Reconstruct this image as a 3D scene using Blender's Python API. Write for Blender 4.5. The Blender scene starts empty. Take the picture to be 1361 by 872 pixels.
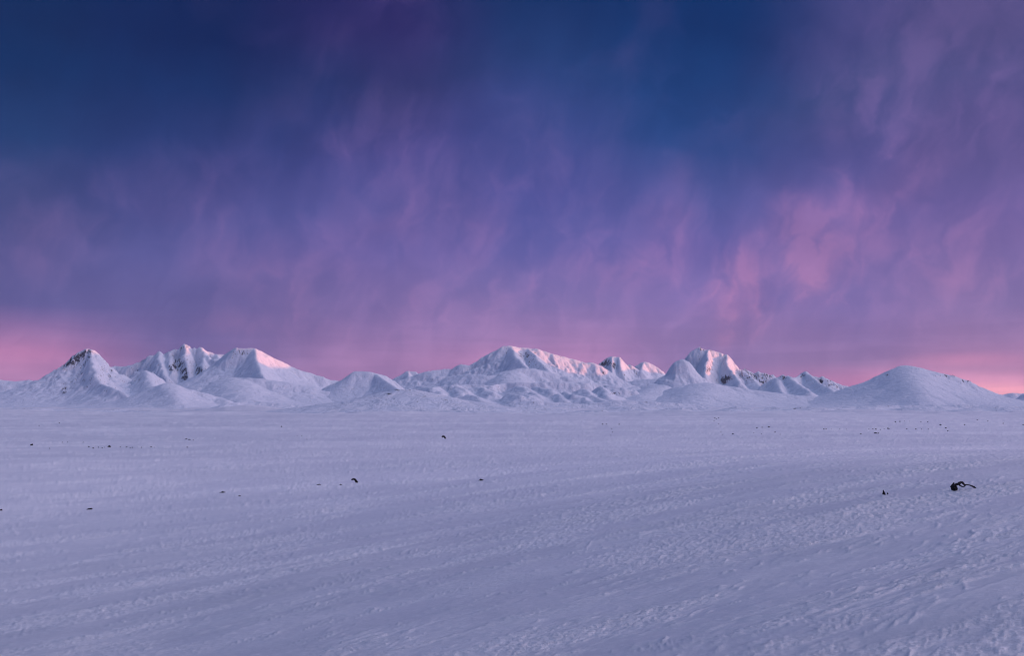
import bpy, bmesh, math, random
import numpy as np

R = math.radians
sc = bpy.context.scene
col = sc.collection

# ------------------------------------------------------------------ camera
PW, PH = 1361.0, 872.0
F = 1459.0                 # focal length in photograph pixels
CX, HY = 680.5, 536.0      # image centre column, horizon row
CAMZ = 5.0
cam_data = bpy.data.cameras.new('camera')
cam = bpy.data.objects.new('camera', cam_data)
col.objects.link(cam)
cam.location = (0, 0, CAMZ)
cam.rotation_euler = (R(90), 0, 0)
cam_data.sensor_width = 36.0
cam_data.lens = 36.0 * F / PW
cam_data.shift_y = (HY - PH / 2) / PW
cam_data.clip_start = 0.5
cam_data.clip_end = 200000
sc.camera = cam

# ------------------------------------------------------------------ exposure
sc.view_settings.view_transform = 'Standard'
sc.view_settings.look = 'None'
sc.view_settings.exposure = 0.0
sc.view_settings.gamma = 1.0
sc.view_settings.use_curve_mapping = False
try:
    sc.cycles.max_bounces = 4
    sc.cycles.diffuse_bounces = 3
    sc.cycles.volume_bounces = 1
    sc.cycles.filter_width = 1.1
except Exception:
    pass

# ------------------------------------------------------------------ sun: last light grazing in from the right, a little behind
SAZ, SEL = 100.0, 0.7
Sx, Sy = math.sin(R(SAZ)), math.cos(R(SAZ))
sun = bpy.data.lights.new('sun', 'SUN')
sun.energy = 4.0
sun.angle = R(0.25)
sun.color = (1.0, 0.27, 0.10)
so = bpy.data.objects.new('sun', sun)
col.objects.link(so)
so.rotation_euler = (R(90 - SEL), 0, R(180 - SAZ))

def s2l(c):
    out = []
    for v in c[:3]:
        v = v / 255.0
        out.append(v / 12.92 if v <= 0.04045 else ((v + 0.055) / 1.055) ** 2.4)
    return tuple(out)

# ------------------------------------------------------------------ sky
world = bpy.data.worlds.new('World')
sc.world = world
world.use_nodes = True
nt = world.node_tree
nt.nodes.clear()

class NB:
    """small helper for node graphs"""
    def __init__(s, nt): s.nt = nt
    def new(s, t, **kw):
        n = s.nt.nodes.new(t)
        for k, v in kw.items(): setattr(n, k, v)
        return n
    def put(s, sock, v):
        if hasattr(v, 'is_output') or isinstance(v, bpy.types.NodeSocket): s.nt.links.new(v, sock)
        elif v is not None: sock.default_value = v
    def m(s, op, a, b=None, c=None, clamp=False):
        n = s.new('ShaderNodeMath', operation=op); n.use_clamp = clamp
        s.put(n.inputs[0], a)
        if b is not None: s.put(n.inputs[1], b)
        if c is not None: s.put(n.inputs[2], c)
        return n.outputs[0]
    def vm(s, op, a, b=None):
        n = s.new('ShaderNodeVectorMath', operation=op)
        s.put(n.inputs[0], a)
        if b is not None: s.put(n.inputs[1], b)
        return n.outputs['Value'] if op in ('DOT_PRODUCT', 'LENGTH', 'DISTANCE') else n.outputs[0]
    def sm(s, v, lo, hi, a=0.0, b=1.0):
        n = s.new('ShaderNodeMapRange', interpolation_type='SMOOTHSTEP')
        s.put(n.inputs[0], v); n.inputs[1].default_value = lo; n.inputs[2].default_value = hi
        n.inputs[3].default_value = a; n.inputs[4].default_value = b
        return n.outputs[0]
    def noise(s, vec, scale, detail=4, rough=0.5, dist=0.0):
        n = s.new('ShaderNodeTexNoise'); s.put(n.inputs['Vector'], vec)
        n.inputs['Scale'].default_value = scale; n.inputs['Detail'].default_value = detail
        n.inputs['Roughness'].default_value = rough; n.inputs['Distortion'].default_value = dist
        return n.outputs['Fac']
    def xyz(s, x, y, z):
        n = s.new('ShaderNodeCombineXYZ')
        for i, v in enumerate((x, y, z)): s.put(n.inputs[i], v)
        return n.outputs[0]
    def mix(s, f, a, b, blend='MIX'):
        n = s.new('ShaderNodeMix', data_type='RGBA', blend_type=blend)
        s.put(n.inputs[0], f)
        for i, v in ((6, a), (7, b)):
            if isinstance(v, tuple): n.inputs[i].default_value = (*v[:3], 1)
            else: s.put(n.inputs[i], v)
        return n.outputs[2]

g = NB(nt)
tc = g.new('ShaderNodeTexCoord')
D = tc.outputs['Generated']
sp = g.new('ShaderNodeSeparateXYZ'); nt.links.new(D, sp.inputs[0])
dx, dy, dz = sp.outputs
# warped copy of the direction so that the gradient has the wander of real cloud
DEG = 57.29578
w1 = g.noise(D, 3.2, 4, 0.55)
w2 = g.noise(g.vm('ADD', D, (7.3, 2.1, 4.4)), 3.2, 4, 0.55)
az = g.m('MULTIPLY', g.m('ARCTAN2', dx, dy), DEG)
el = g.m('MULTIPLY', g.m('ARCSINE', dz), DEG)
elc = g.m('MAXIMUM', el, 0.0)
wamp = g.sm(elc, 1.0, 12.0, 0.15, 1.0)
azw = g.m('ADD', az, g.m('MULTIPLY', g.m('MULTIPLY', g.m('SUBTRACT', w1, 0.5), 15.0), wamp))
elw = g.m('ADD', elc, g.m('MULTIPLY', g.m('MULTIPLY', g.m('SUBTRACT', w2, 0.5), 9.0), wamp))

def px2az(px): return math.degrees(math.atan((px - CX) / F))
def px2el(px, py):
    return math.degrees(math.atan((HY - py) / F * math.cos(math.atan((px - CX) / F))))

SKY = [  # column px, [(py, rgb)] read along the photograph's sky
    (40,   [(20,(0,38,90)),(90,(0,44,98)),(180,(24,58,114)),(250,(58,72,130)),(320,(80,84,145)),(400,(92,90,150)),(445,(150,112,165)),(468,(176,120,170)),(500,(172,124,172))]),
    (250,  [(20,(0,34,90)),(90,(8,46,104)),(180,(38,60,122)),(250,(68,74,138)),(320,(84,86,150)),(400,(98,94,154)),(450,(110,100,158)),(480,(122,106,160)),(510,(150,116,165))]),
    (500,  [(20,(40,40,102)),(90,(44,52,110)),(180,(68,70,138)),(250,(80,82,150)),(320,(94,90,158)),(400,(120,105,166)),(450,(136,112,168)),(480,(152,117,169)),(505,(156,118,168))]),
    (720,  [(20,(14,48,104)),(90,(28,58,116)),(180,(52,70,136)),(250,(76,82,154)),(320,(90,92,162)),(400,(122,108,168)),(450,(150,118,172)),(480,(168,122,173)),(505,(172,124,172))]),
    (930,  [(20,(2,46,104)),(90,(14,56,116)),(180,(32,68,132)),(250,(74,84,152)),(320,(96,92,162)),(400,(124,108,172)),(450,(134,114,170)),(480,(138,116,170)),(505,(150,120,170))]),
    (1120, [(20,(62,66,124)),(90,(58,70,126)),(180,(78,80,144)),(250,(104,94,160)),(320,(118,104,168)),(400,(126,110,172)),(450,(136,114,170)),(480,(150,120,170)),(505,(190,128,174))]),
    (1320, [(20,(70,72,126)),(90,(72,76,132)),(180,(92,84,144)),(250,(104,92,156)),(320,(116,102,164)),(400,(132,112,168)),(450,(150,118,168)),(475,(165,122,168)),(492,(178,128,170)),(506,(205,143,180)),(520,(240,165,185))]),
]
cols = []
for px, stops in SKY:
    rp = g.new('ShaderNodeValToRGB'); rp.color_ramp.interpolation = 'B_SPLINE' if False else 'EASE'
    rp.color_ramp.interpolation = 'LINEAR'
    cr = rp.color_ramp
    pts = sorted([(px2el(px, py) / 40.0, s2l(c)) for py, c in stops])
    pts.append((0.75, tuple(0.9 * v for v in pts[-1][1])))
    cr.elements[0].position = pts[0][0]; cr.elements[0].color = (*pts[0][1], 1)
    cr.elements[1].position = pts[-1][0]; cr.elements[1].color = (*pts[-1][1], 1)
    for p, c in pts[1:-1]:
        e = cr.elements.new(p); e.color = (*c, 1)
    g.put(rp.inputs[0], g.m('DIVIDE', elw, 40.0))
    cols.append((px2az(px), rp.outputs[0]))
sky = cols[0][1]
for (a0, c0), (a1, c1) in zip(cols[:-1], cols[1:]):
    sky = g.mix(g.sm(azw, a0, a1), sky, c1)

# wisps: fine streaks falling from the high cloud, and flat bands near the horizon
dxt = g.m('ADD', dx, g.m('MULTIPLY', dz, -0.22))
warp = g.noise(D, 9.0, 3, 0.6)
vec = g.xyz(g.m('MULTIPLY', dxt, 12.0), g.m('MULTIPLY', dy, 12.0), g.m('ADD', g.m('MULTIPLY', dz, 11.0), g.m('MULTIPLY', warp, 1.6)))
wisp = g.noise(vec, 1.0, 7, 0.52, 0.5)
w3 = g.noise(D, 16.0, 5, 0.6)
vecf = g.xyz(g.m('ADD', g.m('MULTIPLY', dxt, 42.0), g.m('MULTIPLY', w3, 2.2)), g.m('MULTIPLY', dy, 42.0), g.m('ADD', g.m('MULTIPLY', dz, 24.0), g.m('MULTIPLY', warp, 3.0)))
fib = g.noise(vecf, 1.0, 5, 0.48, 0.5)
vec2 = g.xyz(g.m('MULTIPLY', dx, 5.0), g.m('MULTIPLY', dy, 5.0), g.m('MULTIPLY', dz, 7.0))
broad = g.noise(vec2, 1.0, 5, 0.5, 0.3)
vec3 = g.xyz(g.m('MULTIPLY', dx, 6.0), g.m('MULTIPLY', dy, 6.0), g.m('MULTIPLY', dz, 60.0))
band = g.noise(vec3, 1.0, 5, 0.5, 0.2)

# where the lit pink patches hang (azimuth, elevation, half widths, tilt, strength)
BL = [(1055,300,22,30,.85),(1066,280,26,20,.6),(1085,350,26,36,.85),(1100,330,40,40,.35),(985,382,24,38,.85),(1006,350,22,34,.55),(965,420,30,28,.4),(1150,264,26,20,.75),(1178,250,22,24,.4),
      (1214,232,24,26,.75),(1232,205,30,24,.4),(1270,170,34,30,.4),(1320,130,40,34,.3),(1135,170,34,34,.4),(1300,60,90,60,.2),(1190,110,60,50,.2),(1180,330,40,30,.25),
      (520,150,40,26,.5),(475,190,40,14,.5),(560,215,60,26,.45),(600,260,60,26,.35),(510,250,70,40,.22),(590,300,60,26,.25),(730,235,24,40,.45),(800,215,30,50,.3),(700,190,40,40,.25),(780,315,70,30,.3),(745,350,60,26,.3),(830,370,40,26,.3),
      (388,400,26,16,.4),(350,430,60,12,.35),(470,450,60,16,.3),(405,340,50,30,.4),(300,350,40,30,.15),(520,400,90,30,.25),(650,400,70,24,.3),
      (1300,320,40,40,.4),(1230,400,50,36,.3),(1060,440,80,24,.2),(900,290,30,50,.3),(870,340,30,40,.3),(640,330,50,26,.25),(610,475,60,18,.25),(820,450,90,26,.25),
      (1280,478,48,6,.8),(1335,512,50,9,.4),(1190,502,50,7,.4),(60,470,90,22,.2),(540,60,70,60,.15),(240,240,70,30,.25),(40,300,60,40,.25)]
acc = None
fray = g.m('MULTIPLY', g.m('SUBTRACT', 0.5, fib), 1.7)
for px, py, rx, ry, k in BL:
    a, e = px2az(px), px2el(px, py)
    wx, wy = 1.12 * rx / F * DEG, 1.12 * ry / F * DEG
    azs, els = (azw, elw) if py < 440 else (az, elc)
    v = g.vm('LENGTH', g.xyz(g.m('MULTIPLY', g.m('SUBTRACT', g.m('ADD', az, g.m('MULTIPLY', g.m('SUBTRACT', azw, az), 0.10)), a), 1 / wx),
                             g.m('MULTIPLY', g.m('SUBTRACT', g.m('ADD', elc, g.m('MULTIPLY', g.m('SUBTRACT', elw, elc), 0.10)), e), 1 / wy), 0.0))
    if py < 440: v = g.m('ADD', v, fray)
    v = g.m('MULTIPLY', g.sm(v, 0.0, 2.0, 1.0, 0.0), k * (0.58 if 300 < px < 900 else 1.0))
    acc = v if acc is None else g.m('ADD', acc, v)
tex = g.m('ADD', g.m('MULTIPLY', wisp, 0.55), g.m('MULTIPLY', fib, 0.45))
texl = g.sm(tex, 0.34, 0.66, 0.35, 1.2)
tex = g.m('ADD', texl, g.m('MULTIPLY', g.sm(elc, 4.5, 1.5), g.m('SUBTRACT', 1.0, texl)))
pinkf = g.m('MULTIPLY', acc, tex)
amb = g.m('MULTIPLY', g.sm(wisp, 0.46, 0.74), g.m('MULTIPLY', g.sm(elc, 2.0, 9.0, 0.0, 0.20), g.sm(az, -22.0, -6.0)))
pinkf = g.m('ADD', pinkf, amb, clamp=True)
pinkc = g.mix(g.sm(elc, 0.5, 14.0), s2l((226, 146, 184)), s2l((140, 106, 168)))
sky = g.mix(g.m('MULTIPLY', pinkf, 0.40), sky, pinkc)
# blue gaps and value wander
gap = g.m('MULTIPLY', g.sm(broad, 0.38, 0.62, 0.92, 1.07), g.m('MULTIPLY', g.sm(wisp, 0.35, 0.62, 0.94, 1.05), g.sm(fib, 0.3, 0.7, 0.95, 1.05)))
bandf = g.sm(band, 0.4, 0.62, 0.93, 1.07)
bandf = g.m('ADD', g.m('MULTIPLY', g.m('SUBTRACT', bandf, 1.0), g.sm(elc, 1.0, 7.0, 1.0, 0.0)), 1.0)
gap = g.m('MULTIPLY', gap, bandf)
sky = g.mix(1.0, sky, g.xyz(gap, g.m('POWER', gap, 0.85), g.m('POWER', gap, 0.6)), 'MULTIPLY')

# the half of the sky on the sun's side is the bright one at this hour
hl = g.m('MAXIMUM', g.vm('LENGTH', g.xyz(dx, dy, 0.0)), 0.02)
cs = g.m('DIVIDE', g.m('ADD', g.m('MULTIPLY', dx, Sx), g.m('MULTIPLY', dy, Sy)), hl)
back = g.sm(cs, 0.28, 1.0)
back = g.m('MULTIPLY', back, g.sm(hl, 0.2, 0.75))
glow = g.m('MULTIPLY', back, g.m('POWER', 2.71828, g.m('MULTIPLY', elc, -1 / 13.0)))
GLOW = (1.0, 0.66, 0.78)
def scalecol(f, c):
    return g.xyz(g.m('MULTIPLY', f, c[0]), g.m('MULTIPLY', f, c[1]), g.m('MULTIPLY', f, c[2]))
LEL, LAZ = 25.0, 84.0      # the bright vault of twilight stands over the sun's side of the sky, beyond the frame's right edge
lobe = g.vm('DOT_PRODUCT', D, (math.sin(R(LAZ)) * math.cos(R(LEL)), math.cos(R(LAZ)) * math.cos(R(LEL)), math.sin(R(LEL))))
lobe = g.m('MULTIPLY', g.sm(lobe, 0.30, 1.0), g.m('MAXIMUM', g.sm(az, 25.0, 66.0), g.sm(dz, 0.55, 0.85)))
LOBE = (1.40, 1.10, 1.22)
zen = g.sm(dz, 0.40, 1.0)
sky = g.mix(1.0, sky, scalecol(zen, (0.07, 0.21, 0.42)), 'ADD')
sky = g.mix(1.0, sky, scalecol(glow, GLOW), 'ADD')
sky = g.mix(1.0, sky, scalecol(lobe, LOBE), 'ADD')

nish = g.new('ShaderNodeTexSky', sky_type='NISHITA')
nish.sun_disc = False
nish.sun_elevation = R(SEL)
nish.sun_rotation = R(SAZ)
nishs = g.vm('MULTIPLY', nish.outputs[0], (0.05, 0.05, 0.05))
sky = g.mix(1.0, sky, g.vm('MULTIPLY', nishs, (0.15, 0.15, 0.15)), 'ADD')
bg = g.new('ShaderNodeBackground'); nt.links.new(sky, bg.inputs[0]); bg.inputs[1].default_value = 1.0
wo = g.new('ShaderNodeOutputWorld'); nt.links.new(bg.outputs[0], wo.inputs[0])

# ------------------------------------------------------------------ numpy noise
rng = np.random.RandomState(7)
PERM = rng.permutation(4096).astype(np.int64)
ANG = rng.rand(4096) * 2 * np.pi
GX, GY = np.cos(ANG), np.sin(ANG)
def perlin(x, y, seed=0):
    x = np.asarray(x, float) + seed * 17.31; y = np.asarray(y, float) + seed * 9.77
    xi = np.floor(x).astype(np.int64); yi = np.floor(y).astype(np.int64)
    fx = x - xi; fy = y - yi
    u = fx * fx * fx * (fx * (fx * 6 - 15) + 10); v = fy * fy * fy * (fy * (fy * 6 - 15) + 10)
    def gr(ix, iy, ax, ay):
        h = PERM[(PERM[ix & 4095] + iy) & 4095]
        return GX[h] * ax + GY[h] * ay
    a = gr(xi, yi, fx, fy); b = gr(xi + 1, yi, fx - 1, fy)
    c = gr(xi, yi + 1, fx, fy - 1); d = gr(xi + 1, yi + 1, fx - 1, fy - 1)
    return ((a + u * (b - a)) * (1 - v) + (c + u * (d - c)) * v) * 1.45
def fbm(x, y, o=4, seed=0, gain=0.5):
    s = 0; a = 1; t = 0
    for i in range(o):
        s = s + a * perlin(x * 2 ** i, y * 2 ** i, seed + i * 3.7); t += a; a *= gain
    return s / t
def ridged(x, y, o=3, seed=0, gain=0.5):
    s = 0; a = 1; t = 0
    for i in range(o):
        s = s + a * (1 - np.abs(perlin(x * 2 ** i, y * 2 ** i, seed + i * 5.1)) * 1.6); t += a; a *= gain
    return s / t
def sstep(x, a, b):
    t = np.clip((x - a) / (b - a), 0, 1); return t * t * (3 - 2 * t)

# ------------------------------------------------------------------ the plain's height
WU = (0.90, 0.436)     # along the wind
def far_ground(x, y):
    r = np.hypot(x, y)
    z = np.interp(r, [0, 350, 500, 700, 1000, 1500, 2500, 4500, 9000, 15000, 40000], [0, -.2, -1.2, -3.2, -6.4, -12.2, -21.5, -28.0, -32, -38, -50])
    A = 0.9 * sstep(r, 120, 700) + 5.5 * sstep(r, 420, 1000) + 5.5 * sstep(r, 1000, 2600) + 10 * sstep(r, 3000, 7000)
    z = z + A * fbm(x / 520 + 3, y / 620, 4, 4, 0.45)
    sc_n = fbm(x / 640 + 11, y / 520 + 5, 4, 204, .5)
    sc_w = sstep(r, 900, 1900) * (1 - .5 * sstep(r, 5000, 8000))
    z = z + sc_w * (5.5 * sstep(sc_n, .02, .09) + 3.5 * sstep(sc_n, .22, .29) - 6.5 * sstep(-sc_n, .02, .12) - 3.0)
    s2 = fbm(x / 230 + 31, y / 200 + 5, 3, 214, .5)
    z = z + sstep(r, 420, 800) * (1 - sstep(r, 1500, 2500)) * (1.4 * sstep(s2, 0.04, .14) - 1.4 * sstep(-s2, .04, .14) - .5)
    A2 = 1.3 * sstep(r, 150, 900)
    z = z + A2 * fbm(x / 210, y / 110, 4, 12, 0.5)
    # local swells and hollows seen on the middle distance
    for bx, by, rx, ry, h in BUMPS:
        q = ((x - bx) / rx) ** 2 + ((y - by) / ry) ** 2
        z = z + h * np.exp(-q * 2) * HB
    return z
def at(px, D): return (px - CX) / F * D
BUMPS = []; HB = 1.35
for px, Dk, wpx, depth, h in [(437, 1500, 26, 60, 5), (447, 1300, 10, 60, -5), (905, 2200, 40, 60, 9), (985, 2300, 20, 60, 8), (1045, 2400, 22, 60, 7),
                              (1080, 2600, 26, 70, 8), (718, 2500, 24, 40, 7), (725, 2000, 26, 30, 4.5), (840, 2300, 40, 60, 6), (1180, 620, 60, 26, .9),
                              (1210, 2600, 120, 60, 8), (1110, 2500, 16, 60, 7), (1320, 2500, 60, 60, 7), (30, 1900, 70, 60, 6), (70, 2500, 60, 60, 5),
                              (330, 2600, 90, 90, 10), (230, 900, 50, 22, 1.0), (540, 900, 70, 22, .8), (1010, 560, 60, 16, .5), (400, 2900, 50, 80, 9),
                              (1230, 1500, 60, 40, 2.2), (640, 1300, 60, 60, 2.5), (820, 1200, 60, 40, 1.8)]:
    BUMPS.append((at(px, Dk), Dk, wpx / F * Dk, max(depth * 2.2, Dk * .07), h))
def ground_z(x, y, detail=True):
    x = np.asarray(x, float); y = np.asarray(y, float)
    r = np.hypot(x, y)
    z = far_ground(x, y)
    u = x * WU[0] + y * WU[1]; v = -x * WU[1] + y * WU[0]
    n0 = fbm(u / 40, v / 16, 3, 21)
    z = z + 0.35 * n0 * sstep(r, 8, 60) + 0.10 * fbm(u / 9, v / 4, 3, 23)
    z = z + (0.18 * 30 * np.tanh(x / 30)) * (1 - sstep(r, 18, 150)) ** 1.3
    if not detail: return z
    wv = v + 0.35 * fbm(u / 2.2, v / 1.5, 3, 31)
    c1, s1 = math.cos(.38), math.sin(.38)
    ua, va = u * c1 + wv * s1, -u * s1 + wv * c1
    ub, vb = u * c1 - wv * s1, u * s1 + wv * c1
    m1 = rough_mask(u, v, r)
    m2 = sstep(fbm(u / 8, v / 3.0, 4, 43), -0.05, 0.30)
    m3 = sstep(fbm(u / 3.2, v / 1.0, 3, 45), 0.0, 0.35)
    near = 1 - 0.6 * sstep(r, 90, 260)
    z = z + 0.040 * near * m1 * np.maximum(fbm(u / .78, wv / 0.27, 4, 51, .64), -0.12)
    z = z + 0.042 * near * m1 * np.maximum(fbm(ua / .40, va / .17, 3, 53, .62), -.15)
    z = z + 0.024 * near * m1 * fbm(ub / .24, vb / .13, 2, 54, .6)
    rd = np.clip(ridged(u / 2.9, wv / 0.58, 3, 61), 0, 1) ** 4
    z = z + 0.070 * m2 * rd * near
    st = np.clip(ridged(ua / 1.5, va / .38, 2, 67), 0, 1) ** 5
    z = z + 0.055 * m3 * st * near
    z = z + 0.010 * fbm(u / .4, v / .25, 3, 71)
    # farther out only the larger drifts are left to see
    z = z + 0.10 * m1 * sstep(r, 60, 160) * fbm(x / 1.4, y / 5.0, 3, 81, .6)
    z = z + 0.22 * sstep(r, 110, 320) * fbm(x / 5.0, y / 16.0, 4, 83, .6)
    z = z + 0.40 * sstep(r, 260, 600) * fbm(x / 16.0, y / 50.0, 3, 85, .6)
    return z
def rough_mask(u, v, r):
    n = fbm(u / 12, v / 3.1, 6, 41, 0.66)
    return sstep(n + 0.05 * sstep(r, 60, 200), 0.0, 0.20)
def crust(x, y):
    """1 where rough, hackly snow lies, 0 where the wind has polished the crust; also the near-darkening ramp"""
    u = x * WU[0] + y * WU[1]; v = -x * WU[1] + y * WU[0]
    r = np.hypot(x, y)
    m = rough_mask(u, v, r)
    drift = sstep(fbm(u / 6, v / 2.2, 5, 143, .6), -.1, .35)
    return np.clip(0.65 * m + 0.35 * drift, 0, 1), sstep(r + 14 * fbm(x / 14, y / 14, 3, 99), 14, 90)  # second value: distance ramp for the painted foreground darkening

# ------------------------------------------------------------------ materials
def new_mat(name):
    m = bpy.data.materials.new(name); m.use_nodes = True
    m.node_tree.nodes.clear()
    gg = NB(m.node_tree)
    bs = gg.new('ShaderNodeBsdfPrincipled')
    out = gg.new('ShaderNodeOutputMaterial')
    m.node_tree.links.new(bs.outputs[0], out.inputs[0])
    return m, gg, bs
SNOW = (0.80, 0.80, 0.84)
def snow_ground_mat():
    m, q, bs = new_mat('wind_packed_snow')
    tc = q.new('ShaderNodeTexCoord'); P = tc.outputs['Object']
    mp = q.new('ShaderNodeMapping'); q.put(mp.inputs[0], P)
    mp.inputs['Rotation'].default_value = (0, 0, -math.atan2(WU[1], WU[0]))
    mp.inputs['Scale'].default_value = (0.45, 1.0, 1.0)
    W = mp.outputs[0]
    rgh = q.new('ShaderNodeAttribute', attribute_name='rock').outputs['Fac']
    vfade = q.new('ShaderNodeAttribute', attribute_name='vignette_fade').outputs['Fac']
    big = q.noise(W, 0.22, 6, 0.65)
    tint = q.m('ADD', q.m('MULTIPLY', q.sm(big, 0.35, 0.65), 0.35), q.m('MULTIPLY', rgh, 0.65))
    near_dark = q.mix(tint, (0.50, 0.525, 0.555), (0.86, 0.86, 0.88))     # glazed crust against powder, both painted darker near the camera
    far_snow = q.mix(tint, (0.79, 0.795, 0.84), (0.90, 0.895, 0.92))
    c = q.mix(vfade, near_dark, far_snow)  # vignette-like darkening toward the camera, painted into the snow colour
    huge = q.noise(q.vm('MULTIPLY', W, (0.6, 1.0, 1.0)), 0.013, 6, 0.62, 0.5)
    mid_ = q.noise(q.vm('MULTIPLY', W, (0.5, 1.0, 1.0)), 0.07, 5, 0.6, 0.3)
    c = q.mix(q.m('MULTIPLY', q.sm(huge, 0.56, 0.40), 0.40), c, (0.60, 0.625, 0.69))     # older grey crust
    c = q.mix(q.m('MULTIPLY', q.sm(mid_, 0.54, 0.42), 0.30), c, (0.62, 0.64, 0.70))
    fine = q.noise(W, 9.0, 5, 0.7)
    c = q.mix(q.m('MULTIPLY', q.sm(fine, 0.5, 0.72), q.m('ADD', 0.3, q.m('MULTIPLY', rgh, 0.6))), c, (0.93, 0.93, 0.95))
    q.put(bs.inputs['Base Color'], c)
    q.put(bs.inputs['Roughness'], q.m('ADD', 0.42, q.m('MULTIPLY', rgh, 0.2)))
    bs.inputs['Specular IOR Level'].default_value = 0.5
    n0 = q.noise(W, 4.5, 6, 0.68, 0.4); n1 = q.noise(W, 17.0, 5, 0.70, 0.3); n2 = q.noise(W, 60.0, 3, 0.6)
    amp = q.m('ADD', 0.22, rgh)
    b0 = q.new('ShaderNodeBump'); b0.inputs['Strength'].default_value = 1.0; b0.inputs['Distance'].default_value = 0.055
    q.put(b0.inputs['Height'], q.m('MULTIPLY', n0, amp))
    b1 = q.new('ShaderNodeBump'); b1.inputs['Strength'].default_value = 1.0; b1.inputs['Distance'].default_value = 0.036
    q.put(b1.inputs['Height'], q.m('MULTIPLY', n1, amp)); q.put(b1.inputs['Normal'], b0.outputs[0])
    b2 = q.new('ShaderNodeBump'); b2.inputs['Strength'].default_value = 0.6; b2.inputs['Distance'].default_value = 0.010
    q.put(b2.inputs['Height'], n2); q.put(b2.inputs['Normal'], b1.outputs[0])
    q.put(bs.inputs['Normal'], b2.outputs[0])
    return m
def snow_mountain_mat():
    m, q, bs = new_mat('mountain_snow_and_rock')
    tc = q.new('ShaderNodeTexCoord'); P = tc.outputs['Object']
    at_ = q.new('ShaderNodeAttribute', attribute_name='rock')
    Ps = q.vm('MULTIPLY', P, (1.0, 0.6, 0.42))
    n = q.noise(Ps, 0.042, 6, 0.72, 0.6); n2 = q.noise(P, 0.06, 4, 0.6)
    f = q.m('ADD', at_.outputs['Fac'], q.m('MULTIPLY', q.m('SUBTRACT', n, 0.5), 4.2))
    f = q.sm(f, 0.66, 0.82)
    snow = q.mix(q.sm(n, 0.3, 0.7), (0.60, 0.655, 0.75), (0.74, 0.765, 0.83))
    rock = q.mix(q.sm(n2, 0.35, 0.65), (0.030, 0.033, 0.045), (0.12, 0.125, 0.145))
    q.put(bs.inputs['Base Color'], q.mix(f, snow, rock))
    bs.inputs['Roughness'].default_value = 0.75
    bs.inputs['Specular IOR Level'].default_value = 0.2
    b1 = q.new('ShaderNodeBump'); b1.inputs['Strength'].default_value = 0.6; b1.inputs['Distance'].default_value = 26.0
    q.put(b1.inputs['Height'], q.noise(Ps, 0.02, 7, 0.66, 0.5))
    q.put(bs.inputs['Normal'], b1.outputs[0])
    return m
def rock_mat():
    m, q, bs = new_mat('dark_lava_rock')
    tc = q.new('ShaderNodeTexCoord'); P = tc.outputs['Object']
    n = q.noise(P, 14.0, 5, 0.65)
    q.put(bs.inputs['Base Color'], q.mix(q.sm(n, 0.35, 0.7), (0.008, 0.008, 0.010), (0.035, 0.032, 0.036)))
    bs.inputs['Roughness'].default_value = 0.85
    bs.inputs['Specular IOR Level'].default_value = 0.15
    b1 = q.new('ShaderNodeBump'); b1.inputs['Strength'].default_value = 0.8; b1.inputs['Distance'].default_value = 0.03
    q.put(b1.inputs['Height'], n); q.put(bs.inputs['Normal'], b1.outputs[0])
    return m
M_GROUND, M_MOUNT, M_ROCK = snow_ground_mat(), snow_mountain_mat(), rock_mat()

def grid_mesh(name, X, Y, Z, mat, keep=None, rock=None, wrap=False, extra=None):
    """heightfield grid -> one mesh object, smooth shaded"""
    nr, nc = X.shape
    idx = np.arange(nr * nc).reshape(nr, nc)
    if wrap: idx = np.concatenate([idx, idx[:, :1]], 1)
    q = np.stack([idx[:-1, :-1], idx[:-1, 1:], idx[1:, 1:], idx[1:, :-1]], -1).reshape(-1, 4)
    co = np.stack([X, Y, Z], -1).reshape(-1, 3)
    rk = None if rock is None else rock.reshape(-1)
    if keep is not None:
        k = keep.reshape(-1)
        q = q[k[q].any(1)]
        used = np.zeros(len(co), bool); used[q.reshape(-1)] = True
        mp = np.cumsum(used) - 1
        q = mp[q]; co = co[used]
        if rk is not None: rk = rk[used]
    me = bpy.data.meshes.new(name)
    me.vertices.add(len(co)); me.vertices.foreach_set('co', co.astype(np.float32).ravel())
    n = len(q)
    me.loops.add(n * 4); me.loops.foreach_set('vertex_index', q.astype(np.int32).ravel())
    me.polygons.add(n)
    me.polygons.foreach_set('loop_start', np.arange(0, n * 4, 4, dtype=np.int32))
    try: me.polygons.foreach_set('loop_total', np.full(n, 4, np.int32))
    except Exception: pass
    me.update(calc_edges=True)
    me.polygons.foreach_set('use_smooth', np.ones(n, bool))
    if rk is not None:
        a = me.attributes.new('rock', 'FLOAT', 'POINT'); a.data.foreach_set('value', rk.astype(np.float32))
    if extra is not None:
        a = me.attributes.new('vignette_fade', 'FLOAT', 'POINT'); a.data.foreach_set('value', extra.reshape(-1).astype(np.float32))
    me.materials.append(mat)
    me.validate()
    o = bpy.data.objects.new(name, me); col.objects.link(o)
    return o

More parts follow.
